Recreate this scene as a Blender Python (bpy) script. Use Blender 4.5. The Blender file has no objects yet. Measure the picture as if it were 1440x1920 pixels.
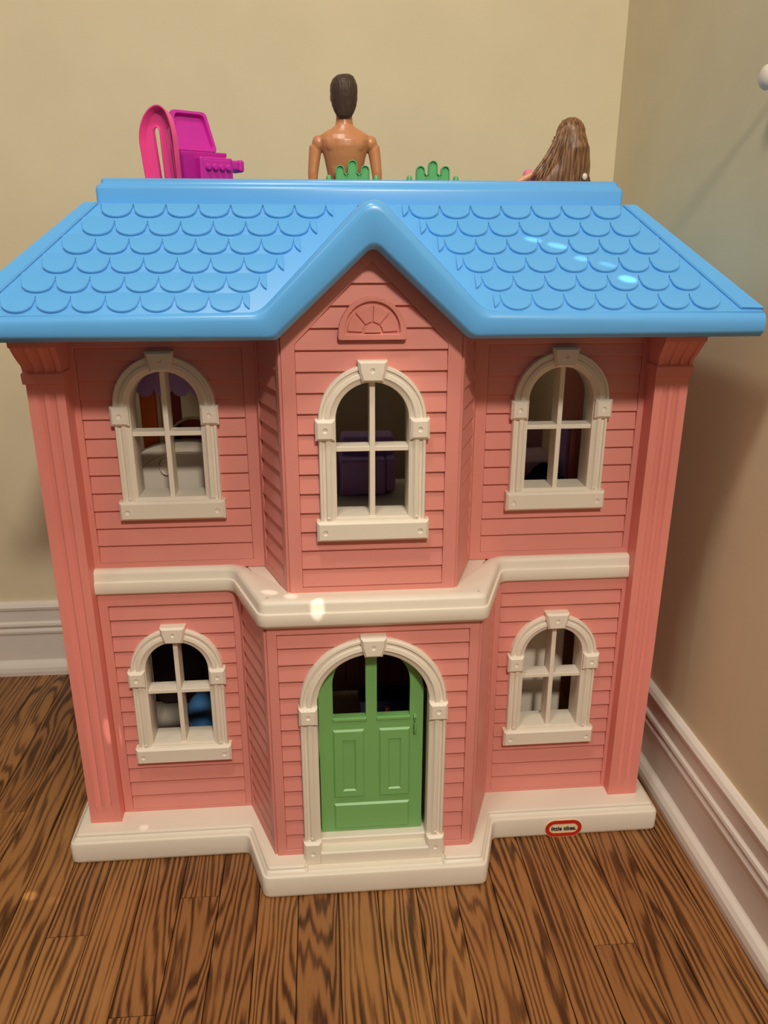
import bpy, bmesh, math, random
from mathutils import Vector, Matrix
random.seed(7)
S = bpy.context.scene
COL = S.collection
PI = math.pi

# ------------------------------------------------------------------ camera
def cam_setup():
    pi, ya, ro = math.radians(19.248), math.radians(4.7488), math.radians(0.08)
    fw = Vector((math.sin(ya)*math.cos(pi), math.cos(ya)*math.cos(pi), -math.sin(pi)))
    r = Vector((math.cos(ya), -math.sin(ya), 0)); u = r.cross(fw)
    r2 = r*math.cos(ro)+u*math.sin(ro); u2 = -r*math.sin(ro)+u*math.cos(ro)
    cd = bpy.data.cameras.new('camera'); c = bpy.data.objects.new('camera', cd); COL.objects.link(c)
    m = Matrix((r2, u2, -fw)).transposed().to_4x4(); m.translation = Vector((-0.056, -0.7814, 0.7869))
    c.matrix_world = m
    cd.sensor_fit = 'VERTICAL'; cd.sensor_height = 36; cd.lens = 1470.6*36/1920; cd.clip_start = .01
    S.camera = c
cam_setup()

# ------------------------------------------------------------------ world, lights, exposure
S.view_settings.view_transform = 'Standard'; S.view_settings.look = 'None'
S.view_settings.gamma = 1; S.view_settings.use_curve_mapping = False
S.view_settings.exposure = -0.30
w = bpy.data.worlds.new('world'); S.world = w; w.use_nodes = True
bg = w.node_tree.nodes['Background']; bg.inputs[0].default_value = (1.0, .90, .80, 1); bg.inputs[1].default_value = .11

def area(name, loc, target, size, energy, col):
    l = bpy.data.lights.new(name, 'AREA'); l.shape = 'DISK'; l.size = size; l.energy = energy; l.color = col
    o = bpy.data.objects.new(name, l); COL.objects.link(o); o.location = loc
    o.rotation_euler = (Vector(target)-Vector(loc)).to_track_quat('-Z', 'Y').to_euler()
    return o
LC = (1.0, .91, .79)
for lx, ly, le in ((-.22, -.50, 11), (-1.41, -.60, 5), (.20, -1.75, 52)):     # assumed ceiling lights, set from wall shadows; the last is an added frontal fill
    area('assumed_ceiling_or_fill_light', (lx, ly, 2.1), (lx+.02, ly+.25, 0), .26, le, LC)

def spot(name, loc, target, energy, sx, sy, col=(1, .95, .85)):
    l = bpy.data.lights.new(name, 'SPOT'); l.energy = energy; l.spot_size = math.radians(1.0); l.spot_blend = .45
    l.shadow_soft_size = .002; l.color = col
    o = bpy.data.objects.new(name, l); COL.objects.link(o); o.location = loc
    o.rotation_euler = (Vector(target)-Vector(loc)).to_track_quat('-Z', 'Y').to_euler(); o.scale = (sx, sy, 1)
SUN = (-.75, -1.15, 1.55)      # chosen position of added narrow spot lamps that imitate glints of assumed sunlight
for t, e, sx, sy in [((.1733, .0792, .7853), 170, .62, .22), ((.1985, .0732, .7789), 170, .70, .24), ((.2212, .0619, .7669), 150, .48, .24),
                     ((.2484, .0561, .7606), 100, .62, .18), ((.2662, .0435, .7472), 260, .62, .32),
                     ((-.1197, .0495, .402), 120, .7, .3), ((-.0948, .036, .402), 110, .6, .3), ((-.066, .0185, .395), 130, .5, .9),
                     ((-.437, .03, 0), 170, .7, .35), ((-.405, .02, 0), 40, .6, .3), ((-.3375, .115, .178), 100, .3, .9),
                     ((-.305, .095, .041), 60, .4, .25)]:
    spot('added_glint_lamp', SUN, t, e, sx, sy)  # each added lamp paints one glint at its target

# ------------------------------------------------------------------ materials
def lin(c): return tuple(((v/255+.055)/1.055)**2.4 if v > 10 else v/255/12.92 for v in c)+(1,)
def mat(name, rgb, rough=.4, spec=.5, bump=0, bscale=200, var=0.0, sss=0, coat=0):
    m = bpy.data.materials.new(name); m.use_nodes = True; nt = m.node_tree; b = nt.nodes['Principled BSDF']
    c = lin(rgb); b.inputs['Base Color'].default_value = c
    b.inputs['Roughness'].default_value = rough; b.inputs['Specular IOR Level'].default_value = spec
    if coat: b.inputs['Coat Weight'].default_value = coat; b.inputs['Coat Roughness'].default_value = .15
    if sss:
        b.inputs['Subsurface Weight'].default_value = sss; b.inputs['Subsurface Radius'].default_value = (.004, .002, .0015)
    tc = nt.nodes.new('ShaderNodeTexCoord')
    n = nt.nodes.new('ShaderNodeTexNoise'); n.inputs['Scale'].default_value = 9; n.inputs['Detail'].default_value = 4
    nt.links.new(tc.outputs['Object'], n.inputs['Vector'])
    r = nt.nodes.new('ShaderNodeValToRGB')
    v = var or .03
    r.color_ramp.elements[0].position = .3; r.color_ramp.elements[1].position = .7
    r.color_ramp.elements[0].color = tuple(x*(1-v) for x in c[:3])+(1,); r.color_ramp.elements[1].color = tuple(min(1, x*(1+v)) for x in c[:3])+(1,)
    nt.links.new(n.outputs['Fac'], r.inputs['Fac']); nt.links.new(r.outputs['Color'], b.inputs['Base Color'])
    if bump:
        n2 = nt.nodes.new('ShaderNodeTexNoise'); n2.inputs['Scale'].default_value = bscale; n2.inputs['Detail'].default_value = 3
        bp = nt.nodes.new('ShaderNodeBump'); bp.inputs['Strength'].default_value = bump; bp.inputs['Distance'].default_value = .001
        nt.links.new(tc.outputs['Object'], n2.inputs['Vector']); nt.links.new(n2.outputs['Fac'], bp.inputs['Height']); nt.links.new(bp.outputs['Normal'], b.inputs['Normal'])
    return m
M = dict(
    pink=mat('pink_plastic', (222, 142, 130), .42, .4, .06, 350),
    pinkpillar=mat('pillar_pink_plastic', (232, 142, 130), .45, .4, .06, 350),
    blue=mat('blue_plastic', (98, 176, 240), .3, .5, .03, 60),
    white=mat('white_plastic', (232, 221, 203), .4, .4, .05, 300),
    green=mat('green_plastic', (122, 178, 104), .38, .45),
    paint=mat('tan_wall_paint', (230, 215, 180), .75, .25, .08, 420),
    trim=mat('white_trim_paint', (234, 224, 212), .38, .45, .05, 60),
    purple=mat('lilac_plastic', (196, 156, 228), .4),
    orange=mat('orange_plastic', (244, 126, 58), .4),
    darkred=mat('dark_red_plastic', (150, 44, 34), .45),
    cream=mat('cream_plastic', (232, 208, 160), .4),
    navy=mat('navy_plastic', (30, 56, 120), .35),
    ballblue=mat('blue_ball_plastic', (86, 146, 206), .35),
    black=mat('black_fleece', (16, 15, 17), .95, .1, .8, 220),
    frill=mat('pale_pink_fabric', (222, 190, 200), .8, .2),
    hotpink=mat('hot_pink_plastic', (255, 84, 160), .25, .5),
    magenta=mat('magenta_plastic', (206, 44, 172), .35, .5),
    chairgreen=mat('leaf_green_plastic', (98, 188, 116), .4),
    skin=mat('tanned_doll_vinyl', (200, 136, 92), .32, .5),
    skin2=mat('fair_doll_vinyl', (226, 160, 122), .4, .5),
    brownhair=mat('moulded_brown_hair', (70, 52, 42), .45, .4),
    red=mat('red_sticker', (196, 40, 22), .3), labelcream=mat('cream_sticker', (242, 222, 176), .3), ink=mat('navy_ink', (22, 20, 52), .4),
    swim=mat('blue_shorts', (40, 70, 140), .7), dress=mat('pink_top', (240, 130, 170), .7),
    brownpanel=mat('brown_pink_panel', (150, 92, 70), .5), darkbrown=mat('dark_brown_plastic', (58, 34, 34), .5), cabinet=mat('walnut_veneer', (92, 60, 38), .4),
    eye=mat('eye_paint', (30, 24, 22), .3), lip=mat('lip_paint', (186, 84, 76), .4))

def streak_hair():
    m = M['brownhair']; nt = m.node_tree; b = nt.nodes['Principled BSDF']; L = nt.links.new
    tc = nt.nodes.new('ShaderNodeTexCoord'); mp = nt.nodes.new('ShaderNodeMapping'); mp.inputs['Rotation'].default_value = (0, math.radians(38), 0); mp.inputs['Scale'].default_value = (330, 200, 60)
    n = nt.nodes.new('ShaderNodeTexNoise'); n.inputs['Scale'].default_value = 1; n.inputs['Detail'].default_value = 3; n.inputs['Distortion'].default_value = .8
    bp = nt.nodes.new('ShaderNodeBump'); bp.inputs['Strength'].default_value = 1.0; bp.inputs['Distance'].default_value = .0016
    L(tc.outputs['Object'], mp.inputs['Vector']); L(mp.outputs['Vector'], n.inputs['Vector']); L(n.outputs['Fac'], bp.inputs['Height']); L(bp.outputs['Normal'], b.inputs['Normal'])
streak_hair()
def grain_hair():
    m = bpy.data.materials.new('long_brown_hair'); m.use_nodes = True; nt = m.node_tree; b = nt.nodes['Principled BSDF']
    tc = nt.nodes.new('ShaderNodeTexCoord'); mp = nt.nodes.new('ShaderNodeMapping'); mp.inputs['Scale'].default_value = (420, 420, 22)
    n = nt.nodes.new('ShaderNodeTexNoise'); n.inputs['Scale'].default_value = 1; n.inputs['Detail'].default_value = 5
    r = nt.nodes.new('ShaderNodeValToRGB'); r.color_ramp.elements[0].position = .34; r.color_ramp.elements[1].position = .68
    r.color_ramp.elements[0].color = lin((74, 48, 30)); r.color_ramp.elements[1].color = lin((164, 118, 78))
    bp = nt.nodes.new('ShaderNodeBump'); bp.inputs['Strength'].default_value = .6; bp.inputs['Distance'].default_value = .001
    L = nt.links.new
    L(tc.outputs['Object'], mp.inputs['Vector']); L(mp.outputs['Vector'], n.inputs['Vector']); L(n.outputs['Fac'], r.inputs['Fac'])
    L(r.outputs['Color'], b.inputs['Base Color']); L(n.outputs['Fac'], bp.inputs['Height']); L(bp.outputs['Normal'], b.inputs['Normal'])
    b.inputs['Roughness'].default_value = .42
    return m
M['longhair'] = grain_hair()

def oak():
    m = bpy.data.materials.new('stained_oak'); m.use_nodes = True; nt = m.node_tree; b = nt.nodes['Principled BSDF']; L = nt.links.new
    N = nt.nodes.new
    tc = N('ShaderNodeTexCoord'); oi = N('ShaderNodeObjectInfo')
    off = N('ShaderNodeVectorMath'); off.operation = 'SCALE'; off.inputs[0].default_value = (3.7, 41.0, 17.0)
    L(oi.outputs['Random'], off.inputs['Scale'])
    add = N('ShaderNodeVectorMath'); add.operation = 'ADD'; L(tc.outputs['Object'], add.inputs[0]); L(off.outputs['Vector'], add.inputs[1])
    def nz(scale, det, rough=.5):
        mp = N('ShaderNodeMapping'); mp.inputs['Scale'].default_value = scale; L(add.outputs['Vector'], mp.inputs['Vector'])
        n = N('ShaderNodeTexNoise'); n.inputs['Scale'].default_value = 1; n.inputs['Detail'].default_value = det; n.inputs['Roughness'].default_value = rough
        L(mp.outputs['Vector'], n.inputs['Vector']); return n.outputs['Fac']
    def ma(op, a, bb, c=None):
        x = N('ShaderNodeMath'); x.operation = op
        for i, v in enumerate((a, bb, c)):
            if v is None: continue
            if isinstance(v, (int, float)): x.inputs[i].default_value = v
            else: L(v, x.inputs[i])
        return x.outputs[0]
    big = nz((11, 1.9, 1), 2, .45)          # slow swirls: cathedral arches
    mid = nz((90, 7, 1), 3, .6)
    sep = N('ShaderNodeSeparateXYZ'); L(tc.outputs['Object'], sep.inputs[0])
    rnd3 = ma('FRACT', ma('MULTIPLY', oi.outputs['Random'], 7.77), 0)
    swirl = ma('MULTIPLY_ADD', ma('POWER', rnd3, 1.5), 150, 22)
    ph = ma('MULTIPLY', big, swirl)
    ph = ma('MULTIPLY_ADD', sep.outputs['X'], ma('MULTIPLY_ADD', rnd3, -560, 980), ph)
    ph = ma('MULTIPLY_ADD', mid, 9.0, ph)
    ph = ma('MULTIPLY_ADD', nz((60, .8, 1), 1), 16.0, ph)      # uneven ring spacing across the board
    ring = ma('SINE', ph, 0)
    ring = ma('MULTIPLY_ADD', ring, .5, .5)
    ring = ma('POWER', ring, 1.7)
    fine = nz((1300, 36, 1), 3, .6)
    dash = nz((520, 42, 1), 3, .7)
    blot = nz((30, 7, 1), 2, .5)
    g = ma('MULTIPLY', ring, ma('MULTIPLY_ADD', dash, .62, ma('MULTIPLY_ADD', blot, 1.3, -.34)))
    g = ma('MULTIPLY_ADD', fine, .30, g)
    g = ma('MULTIPLY_ADD', blot, .25, g)
    r = N('ShaderNodeValToRGB'); e = r.color_ramp.elements
    e[0].position = .22; e[0].color = lin((160, 110, 64)); e[1].position = 1.0; e[1].color = lin((76, 46, 24))
    x = e.new(.42); x.color = lin((146, 98, 56)); x = e.new(.66); x.color = lin((114, 73, 40))
    L(g, r.inputs['Fac'])
    hv = N('ShaderNodeHueSaturation'); L(r.outputs['Color'], hv.inputs['Color'])
    rnd2 = ma('FRACT', ma('MULTIPLY', oi.outputs['Random'], 17.31), 0)
    L(ma('MULTIPLY_ADD', rnd2, .26, .86), hv.inputs['Value'])
    L(ma('MULTIPLY_ADD', rnd2, .006, .4985), hv.inputs['Hue'])
    L(hv.outputs['Color'], b.inputs['Base Color'])
    b.inputs['Roughness'].default_value = .34; b.inputs['Specular IOR Level'].default_value = .35
    bp = N('ShaderNodeBump'); bp.inputs['Strength'].default_value = .12; bp.inputs['Distance'].default_value = .0006; bp.invert = True
    L(g, bp.inputs['Height']); L(bp.outputs['Normal'], b.inputs['Normal'])
    return m
M['oak'] = oak()

# ------------------------------------------------------------------ mesh helpers
class MB:
    def __init__(s): s.v = []; s.f = []
    def add(s, vs, fs):
        o = len(s.v); s.v += [tuple(p) for p in vs]; s.f += [tuple(o+i for i in f) for f in fs]; return s
    def box(s, x0, x1, y0, y1, z0, z1):
        return s.add([(x0, y0, z0), (x1, y0, z0), (x1, y1, z0), (x0, y1, z0), (x0, y0, z1), (x1, y0, z1), (x1, y1, z1), (x0, y1, z1)],
                     [(0, 3, 2, 1), (4, 5, 6, 7), (0, 1, 5, 4), (1, 2, 6, 5), (2, 3, 7, 6), (3, 0, 4, 7)])
    def loft(s, loops, cap=True, closed=True):
        n = len(loops[0]); vs = [p for l in loops for p in l]; fs = []
        for k in range(len(loops)-1):
            for i in range(n if closed else n-1):
                j = (i+1) % n; fs.append((k*n+i, k*n+j, (k+1)*n+j, (k+1)*n+i))
        if cap: fs += [tuple(range(n))[::-1], tuple((len(loops)-1)*n+i for i in range(n))]
        return s.add(vs, fs)
    def prism_z(s, poly, z0, z1):      # poly in xy
        return s.loft([[(x, y, z0) for x, y in poly], [(x, y, z1) for x, y in poly]])
    def prism_y(s, poly, y0, y1):      # poly in xz
        return s.loft([[(x, y0, z) for x, z in poly], [(x, y1, z) for x, z in poly]])
    def ring_y(s, outer, inner, y0, y1):
        n = len(outer); vs = [(x, y, z) for y in (y0, y1) for l in (outer, inner) for x, z in l]; fs = []
        for i in range(n):
            j = (i+1) % n
            a, b, c, d = i, j, n+j, n+i; fs.append((a, b, c, d)); fs.append((2*n+d, 2*n+c, 2*n+b, 2*n+a))
            fs.append((a, 2*n+a, 2*n+b, b)); fs.append((d, c, 2*n+c, 2*n+d))
        return s.add(vs, fs)
    def tube(s, pts, radii, seg=10, squash=1.0):
        pts = [Vector(p) for p in pts]; loops = []; up = Vector((0, 0, 1))
        for i, p in enumerate(pts):
            t = (pts[min(i+1, len(pts)-1)]-pts[max(i-1, 0)]).normalized()
            a = t.cross(up if abs(t.dot(up)) < .95 else Vector((0, 1, 0))).normalized(); b = a.cross(t)
            loops.append([tuple(p+a*math.cos(2*PI*k/seg)*radii[i]+b*math.sin(2*PI*k/seg)*radii[i]*squash) for k in range(seg)])
        return s.loft(loops)
    def ball(s, c, r, seg=14, rings=9):
        if not isinstance(r, (tuple, list)): r = (r, r, r)
        loops = []
        for k in range(1, rings):
            a = -PI/2+PI*k/rings
            loops.append([(c[0]+r[0]*math.cos(a)*math.cos(2*PI*i/seg), c[1]+r[1]*math.cos(a)*math.sin(2*PI*i/seg), c[2]+r[2]*math.sin(a)) for i in range(seg)])
        return s.loft(loops)
    def ell(s, secs, seg=18):          # (cx, cy, z, rx, ry)
        return s.loft([[(cx+rx*math.cos(2*PI*i/seg), cy+ry*math.sin(2*PI*i/seg), z) for i in range(seg)] for cx, cy, z, rx, ry in secs])
    def obj(s, name, m, parent=None, bevel=0, seg=2, smooth=True, ang=35, loc=None, merge=True):
        me = bpy.data.meshes.new(name); me.from_pydata(s.v, [], s.f)
        bm = bmesh.new(); bm.from_mesh(me)
        if merge: bmesh.ops.remove_doubles(bm, verts=bm.verts, dist=1e-6)
        bmesh.ops.recalc_face_normals(bm, faces=bm.faces); bm.to_mesh(me); bm.free()
        return finish(me, name, m, parent, bevel, seg, smooth, ang, loc)
def finish(me, name, m, parent=None, bevel=0, seg=2, smooth=True, ang=35, loc=None):
    me.materials.append(m)
    if smooth:
        me.polygons.foreach_set('use_smooth', [True]*len(me.polygons))
        if not bevel: me.set_sharp_from_angle(angle=math.radians(ang))
    o = bpy.data.objects.new(name, me); COL.objects.link(o)
    if parent: o.parent = parent
    if loc: o.location = loc
    if bevel:
        b = o.modifiers.new('bevel', 'BEVEL'); b.width = bevel; b.segments = seg; b.limit_method = 'ANGLE'; b.angle_limit = math.radians(28); b.harden_normals = True
        b.use_clamp_overlap = True
    return o
def tag(o, label=None, cat=None, group=None, kind=None):
    for k, v in (('label', label), ('category', cat), ('group', group), ('kind', kind)):
        if v: o[k] = v
    return o
def thing(name, label, cat, loc=(0, 0, 0), rotz=0, group=None):
    o = bpy.data.objects.new(name, None); o.empty_display_size = .02; COL.objects.link(o); o.location = loc; o.rotation_euler = (0, 0, rotz)
    return tag(o, label, cat, group)
def part(name, parent, loc=(0, 0, 0), rotz=0):
    o = bpy.data.objects.new(name, None); COL.objects.link(o); o.parent = parent; o.location = loc; o.rotation_euler = (0, 0, rotz); return o
def fill_holes(name, outer, holes, y0, y1, m, parent, bevel=0, loc=None):
    """flat plate in xz with holes, from y0 (front) to y1"""
    bm = bmesh.new(); rings = []
    for y in (y0, y1):
        es = []
        for l in [outer]+holes:
            vs = [bm.verts.new((x, y, z)) for x, z in l]; rings.append(vs)
            es += [bm.edges.new((vs[i], vs[(i+1) % len(vs)])) for i in range(len(vs))]
        bmesh.ops.triangle_fill(bm, use_beauty=True, use_dissolve=False, edges=es)
    h = len(holes)+1
    for k in range(h):
        a, b = rings[k], rings[h+k]
        for i in range(len(a)):
            j = (i+1) % len(a); bm.faces.new((a[i], a[j], b[j], b[i]))
    bmesh.ops.recalc_face_normals(bm, faces=bm.faces)
    me = bpy.data.meshes.new(name); bm.to_mesh(me); bm.free()
    return finish(me, name, m, parent, bevel, loc=loc)
def arc(cx, cz, r, a0, a1, n): return [(cx+r*math.cos(a0+(a1-a0)*i/n), cz+r*math.sin(a0+(a1-a0)*i/n)) for i in range(n+1)]
def sweep(mb, path, profile, cap=True):
    """path of (x,z), profile of (offset along left normal, y)"""
    n = len(path); loops = []
    for i in range(n):
        ds = []
        if i > 0: d = Vector(path[i])-Vector(path[i-1]); ds.append(d.normalized())
        if i < n-1: d = Vector(path[i+1])-Vector(path[i]); ds.append(d.normalized())
        t = sum(ds, Vector((0, 0))).normalized(); nrm = Vector((-t.y, t.x)); k = 1/max(.5, nrm.dot(Vector((-ds[0].y, ds[0].x))))
        loops.append([(path[i][0]+nrm.x*o*k, y, path[i][1]+nrm.y*o*k) for o, y in profile])
    mb.loft(loops, cap=cap)
def dimple_block(name, back, front, dimples, proud, m, parent, side=.002, loc=None):
    """frustum block in xz: back outline, smaller front outline at y=-proud, with round dished dimples (x, z, r)"""
    bm = bmesh.new(); n = len(back); K = 14
    r0 = [bm.verts.new((x, .003, z)) for x, z in back]; r1 = [bm.verts.new((x, -proud+side, z)) for x, z in back]; r2 = [bm.verts.new((x, -proud, z)) for x, z in front]
    for a, b in ((r0, r1), (r1, r2)):
        for i in range(n): j = (i+1) % n; bm.faces.new((a[i], a[j], b[j], b[i]))
    es = [bm.edges.get((r2[i], r2[(i+1) % n])) for i in range(n)]
    cs = []
    for x, z, r in dimples:
        c = [bm.verts.new((x+r*math.cos(2*PI*k/K), -proud, z+r*math.sin(2*PI*k/K))) for k in range(K)]; cs.append(c)
        es += [bm.edges.new((c[k], c[(k+1) % K])) for k in range(K)]
    bmesh.ops.triangle_fill(bm, use_beauty=True, use_dissolve=False, edges=es)
    for (x, z, r), c in zip(dimples, cs):
        c2 = [bm.verts.new((x+r*.55*math.cos(2*PI*k/K), -proud+r*.5, z+r*.55*math.sin(2*PI*k/K))) for k in range(K)]
        for k in range(K): bm.faces.new((c[k], c[(k+1) % K], c2[(k+1) % K], c2[k]))
        bm.faces.new(c2)
    bmesh.ops.recalc_face_normals(bm, faces=bm.faces)
    me = bpy.data.meshes.new(name); bm.to_mesh(me); bm.free()
    o = finish(me, name, m, parent, loc=loc, ang=18); return o
def rect(x0, x1, z0, z1): return [(x0, z0), (x1, z0), (x1, z1), (x0, z1)]
def inset(poly, d):
    cx = sum(p[0] for p in poly)/len(poly); cz = sum(p[1] for p in poly)/len(poly)
    return [(x+(d if x < cx else -d), z+(d if z < cz else -d)) for x, z in poly]

# ------------------------------------------------------------------ room
WX, WY = .450, .597
def wx(y): return .4405+.0055*(WY-y)
tag(MB().box(-1.6, WX+.08, WY, WY+.08, -.02, 2.4).obj('wall_back', M['paint'], smooth=False), kind='structure')
tag(MB().prism_z([(wx(-1.6), -1.6), (WX+.09, -1.6), (WX+.09, WY), (wx(WY), WY)], -.02, 2.4).obj('wall_right', M['paint'], smooth=False), kind='structure')
BP = [(0, 0), (-.022, 0), (-.0225, .008), (-.021, .016), (-.017, .022), (-.0115, .026), (-.010, .028), (-.010, .082), (-.0128, .084), (-.0135, .0885), (-.0122, .092),
      (-.0095, .0938), (-.0095, .0955), (-.012, .097), (-.0135, .101), (-.0125, .105), (-.010, .1068), (-.0088, .108), (-.0088, .130), (-.0115, .1325), (-.0125, .138), (-.009, .1435), (-.004, .146), (0, .146)]
mb = MB(); mb.loft([[(wx(y)+o, y, z) for o, z in BP] for y in (-1.3, WY)]); tag(mb.obj('baseboard_right', M['trim'], ang=14), kind='structure')
mb = MB(); mb.loft([[(x, WY+o, z) for o, z in BP] for x in (-1.5, WX)]); tag(mb.obj('baseboard_back', M['trim'], ang=14), kind='structure')
fl = tag(MB().box(-1.6, WX, -1.6, WY, -.03, -.006).obj('floor', M['cabinet'], smooth=False), kind='structure')
PW = .0498
known = {-5: [.0115], -8: [-.036], -6: [-.1465], -11: [.1915], 5: [-.0995]}
for k in range(-24, 9):
    x0 = .001+k*PW; x1 = x0+PW
    if x0 > WX: break
    x1 = min(x1, WX)
    cuts = [-1.1, WY]
    if k in known: cuts += known[k]+([known[k][0]-.62] if k != 5 else [])
    else:
        y = -.45-.35*random.random()
        while y < WY-.2:
            if y > -.3 and x1 > -.62 and y < .1: y += .42      # none seen there in front of the house
            elif y > -1.0: cuts.append(y)
            y += .5+.35*random.random()
    cuts = sorted(c for c in cuts if c <= WY)
    for a, b in zip(cuts, cuts[1:]):
        g = .00045; hz = random.uniform(-.0002, 0)
        cx, cy = (x0+x1)/2, (a+b)/2
        o = MB().box(x0+g-cx, x1-g-cx, a+g-cy, b-g-cy, -.006, hz).obj('floorboard', M['oak'], fl, bevel=.0006, seg=1, loc=(cx, cy, 0))

# knob high on the right wall, just inside the frame
mb = MB()
prof = [(0, .016), (-.004, .0165), (-.006, .013), (-.008, .0075), (-.018, .0068), (-.021, .010), (-.026, .0155), (-.032, .017), (-.037, .0145), (-.0405, .009), (-.0415, .002)]
mb.loft([[(wx(.1)+o*.8, .103+.75*r*math.cos(2*PI*i/20), .946+.75*r*math.sin(2*PI*i/20)) for i in range(20)] for o, r in prof])
tag(mb.obj('wall_knob', M['white']), 'white rounded knob on the right wall at the picture edge', 'knob')

# ------------------------------------------------------------------ dollhouse
H = thing('dollhouse', 'large pink plastic dollhouse with blue shingled roof and green front door', 'dollhouse')

# ---- base
def offset_poly(poly, d):
    n = len(poly); out = []
    for i in range(n):
        p0, p1, p2 = (Vector(poly[i-1]), Vector(poly[i]), Vector(poly[(i+1) % n]))
        a = (p1-p0).normalized(); b = (p2-p1).normalized(); na = Vector((-a.y, a.x)); nb = Vector((-b.y, b.x))
        m_ = (na+nb).normalized(); out.append(tuple(p1+m_*d/max(.3, m_.dot(na))))
    return out
BACK = .52
foot = [(-.40, .079), (-.1665, .079), (-.1415, 0), (.1415, 0), (.1665, .079), (.40, .079), (.40, BACK), (-.40, BACK)]
def rounded(poly, r, n=4):
    out = []
    for i in range(len(poly)):
        p0, p1, p2 = Vector(poly[i-1]), Vector(poly[i]), Vector(poly[(i+1) % len(poly)])
        a = p1+(p0-p1).normalized()*r; b = p1+(p2-p1).normalized()*r
        for k in range(n+1):
            t = k/n; out.append(tuple(a*(1-t)**2+p1*2*t*(1-t)+b*t*t))
    return out
def stack(mb, poly, levels):          # levels (inset, z)
    mb.loft([[(x, y, z) for x, y in rounded(offset_poly(poly, d), .008)] for d, z in levels])
mb = MB()
stack(mb, foot, [(.003, 0), (.0005, .003), (0, .006), (0, .0285), (.001, .0315), (.0035, .033)])
base = mb.obj('base', M['white'], H, ang=40)
# lip above, cut away in front of the door
lip = [(-.0885, .0), (-.1415, 0), (-.1665, .079), (-.40, .079), (-.40, BACK), (.40, BACK), (.40, .079), (.1665, .079), (.1415, 0), (.0885, 0)]
def lipside(sgn):
    P = [(-.0885, 0), (-.0885, .12), (-.34, .2), (-.34, BACK), (-.40, BACK), (-.40, .079), (-.1665, .079), (-.1415, 0)]
    P = [(x*sgn, y) for x, y in P]
    return P if sgn > 0 else P[::-1]
for sgn in (1, -1):
    P = [(-.0885*sgn, .008), (-.1355*sgn, .008), (-.1612*sgn, .0865), (-.3925*sgn, .0865), (-.3925*sgn, BACK-.01), (-.335*sgn, BACK-.01), (-.335*sgn, .2), (-.0885*sgn, .13)]
    if sgn > 0: P = P[::-1]
    m2 = MB(); o3 = offset_poly
    m2.loft([[(x, y, z) for x, y in rounded(offset_poly(P, d), .004, 3)] for d, z in [(-.0045, .031), (-.0035, .0345), (-.001, .0365), (0, .0375), (0, .0395), (.0012, .0410), (.003, .0415)]])
    m2.obj('base_lip', M['white'], base, ang=40)
mb = MB()
mb.box(-.0885, .0885, .006, .05, .02, .0345); mb.box(-.070, .070, .0165, .06, .03, .0520); mb.box(-.0700, .0700, .033, .075, .04, .0605)
mb.obj('door_step', M['white'], base, bevel=.0025)

# ---- badge on the base, right wing
bd = part('badge', H, (.266, .0786, .0140))
def stadium(w_, h_, n=10):
    r = h_/2; return arc(w_/2-r, 0, r, -PI/2, PI/2, n)+arc(-w_/2+r, 0, r, PI/2, 1.5*PI, n)
MB().prism_y(stadium(.0535, .0285), -.0004, .001).obj('sticker_edge', M['labelcream'], bd)
MB().ring_y(stadium(.0515, .0265), stadium(.0405, .0155), -.0009, .0002).obj('sticker_ring', M['red'], bd)
tc = bpy.data.curves.new('lettering', 'FONT'); tc.body = 'little tikes.'; tc.size = .0088; tc.align_x = 'CENTER'; tc.align_y = 'CENTER'; tc.extrude = .0003; tc.offset = .00013; tc.shear = .10
to = bpy.data.objects.new('lettering_source', tc); COL.objects.link(to)
dg = bpy.context.evaluated_depsgraph_get(); me = bpy.data.meshes.new_from_object(to.evaluated_get(dg)); bpy.data.objects.remove(to)
me.transform(Matrix.Rotation(PI/2, 4, 'X')); me.materials.clear()
xs = [v.co.x for v in me.vertices]; k_ = .0352/(max(xs)-min(xs)); me.transform(Matrix.Diagonal((k_, 1, min(k_*1.05, 1.2), 1)))
lt = finish(me, 'lettering', M['ink'], bd, smooth=False, loc=(0, -.0010, -.0002)); tag(lt, 'navy lettering reading little tikes.'.replace('little tikes.', 'two small words'))
bd.rotation_euler = (0, 0, 0)

# ---- clapboard walls
def clip_convex(poly, clip):
    out = poly
    n = len(clip)
    for i in range(n):
        a, b = clip[i], clip[(i+1) % n]; inp, out = out, []
        f = lambda p: (b[0]-a[0])*(p[1]-a[1])-(b[1]-a[1])*(p[0]-a[0])
        for j in range(len(inp)):
            p, q = inp[j], inp[(j+1) % len(inp)]; fp, fq = f(p), f(q)
            if fp >= -1e-9: out.append(p)
            if (fp > 1e-9 and fq < -1e-9) or (fp < -1e-9 and fq > 1e-9):
                t = fp/(fp-fq); out.append((p[0]+(q[0]-p[0])*t, p[1]+(q[1]-p[1])*t))
        if len(out) < 3: return []
    return out
def xspan(poly, z):
    xs = []
    for i in range(len(poly)):
        (x0, z0), (x1, z1) = poly[i], poly[(i+1) % len(poly)]
        if abs(z0-z1) < 1e-9:
            if abs(z-z0) < 1e-7: xs += [x0, x1]
        elif min(z0, z1)-1e-9 <= z <= max(z0, z1)+1e-9: xs.append(x0+(x1-x0)*(z-z0)/(z1-z0))
    return min(xs), max(xs)
def hole_fn(xc, hw, zlo, zc):
    def h(z):
        if z < zlo: return 0
        if z <= zc: return hw
        return math.sqrt(max(0, hw*hw-(z-zc)**2))
    return (xc, h, zlo, zc+hw)
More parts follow.
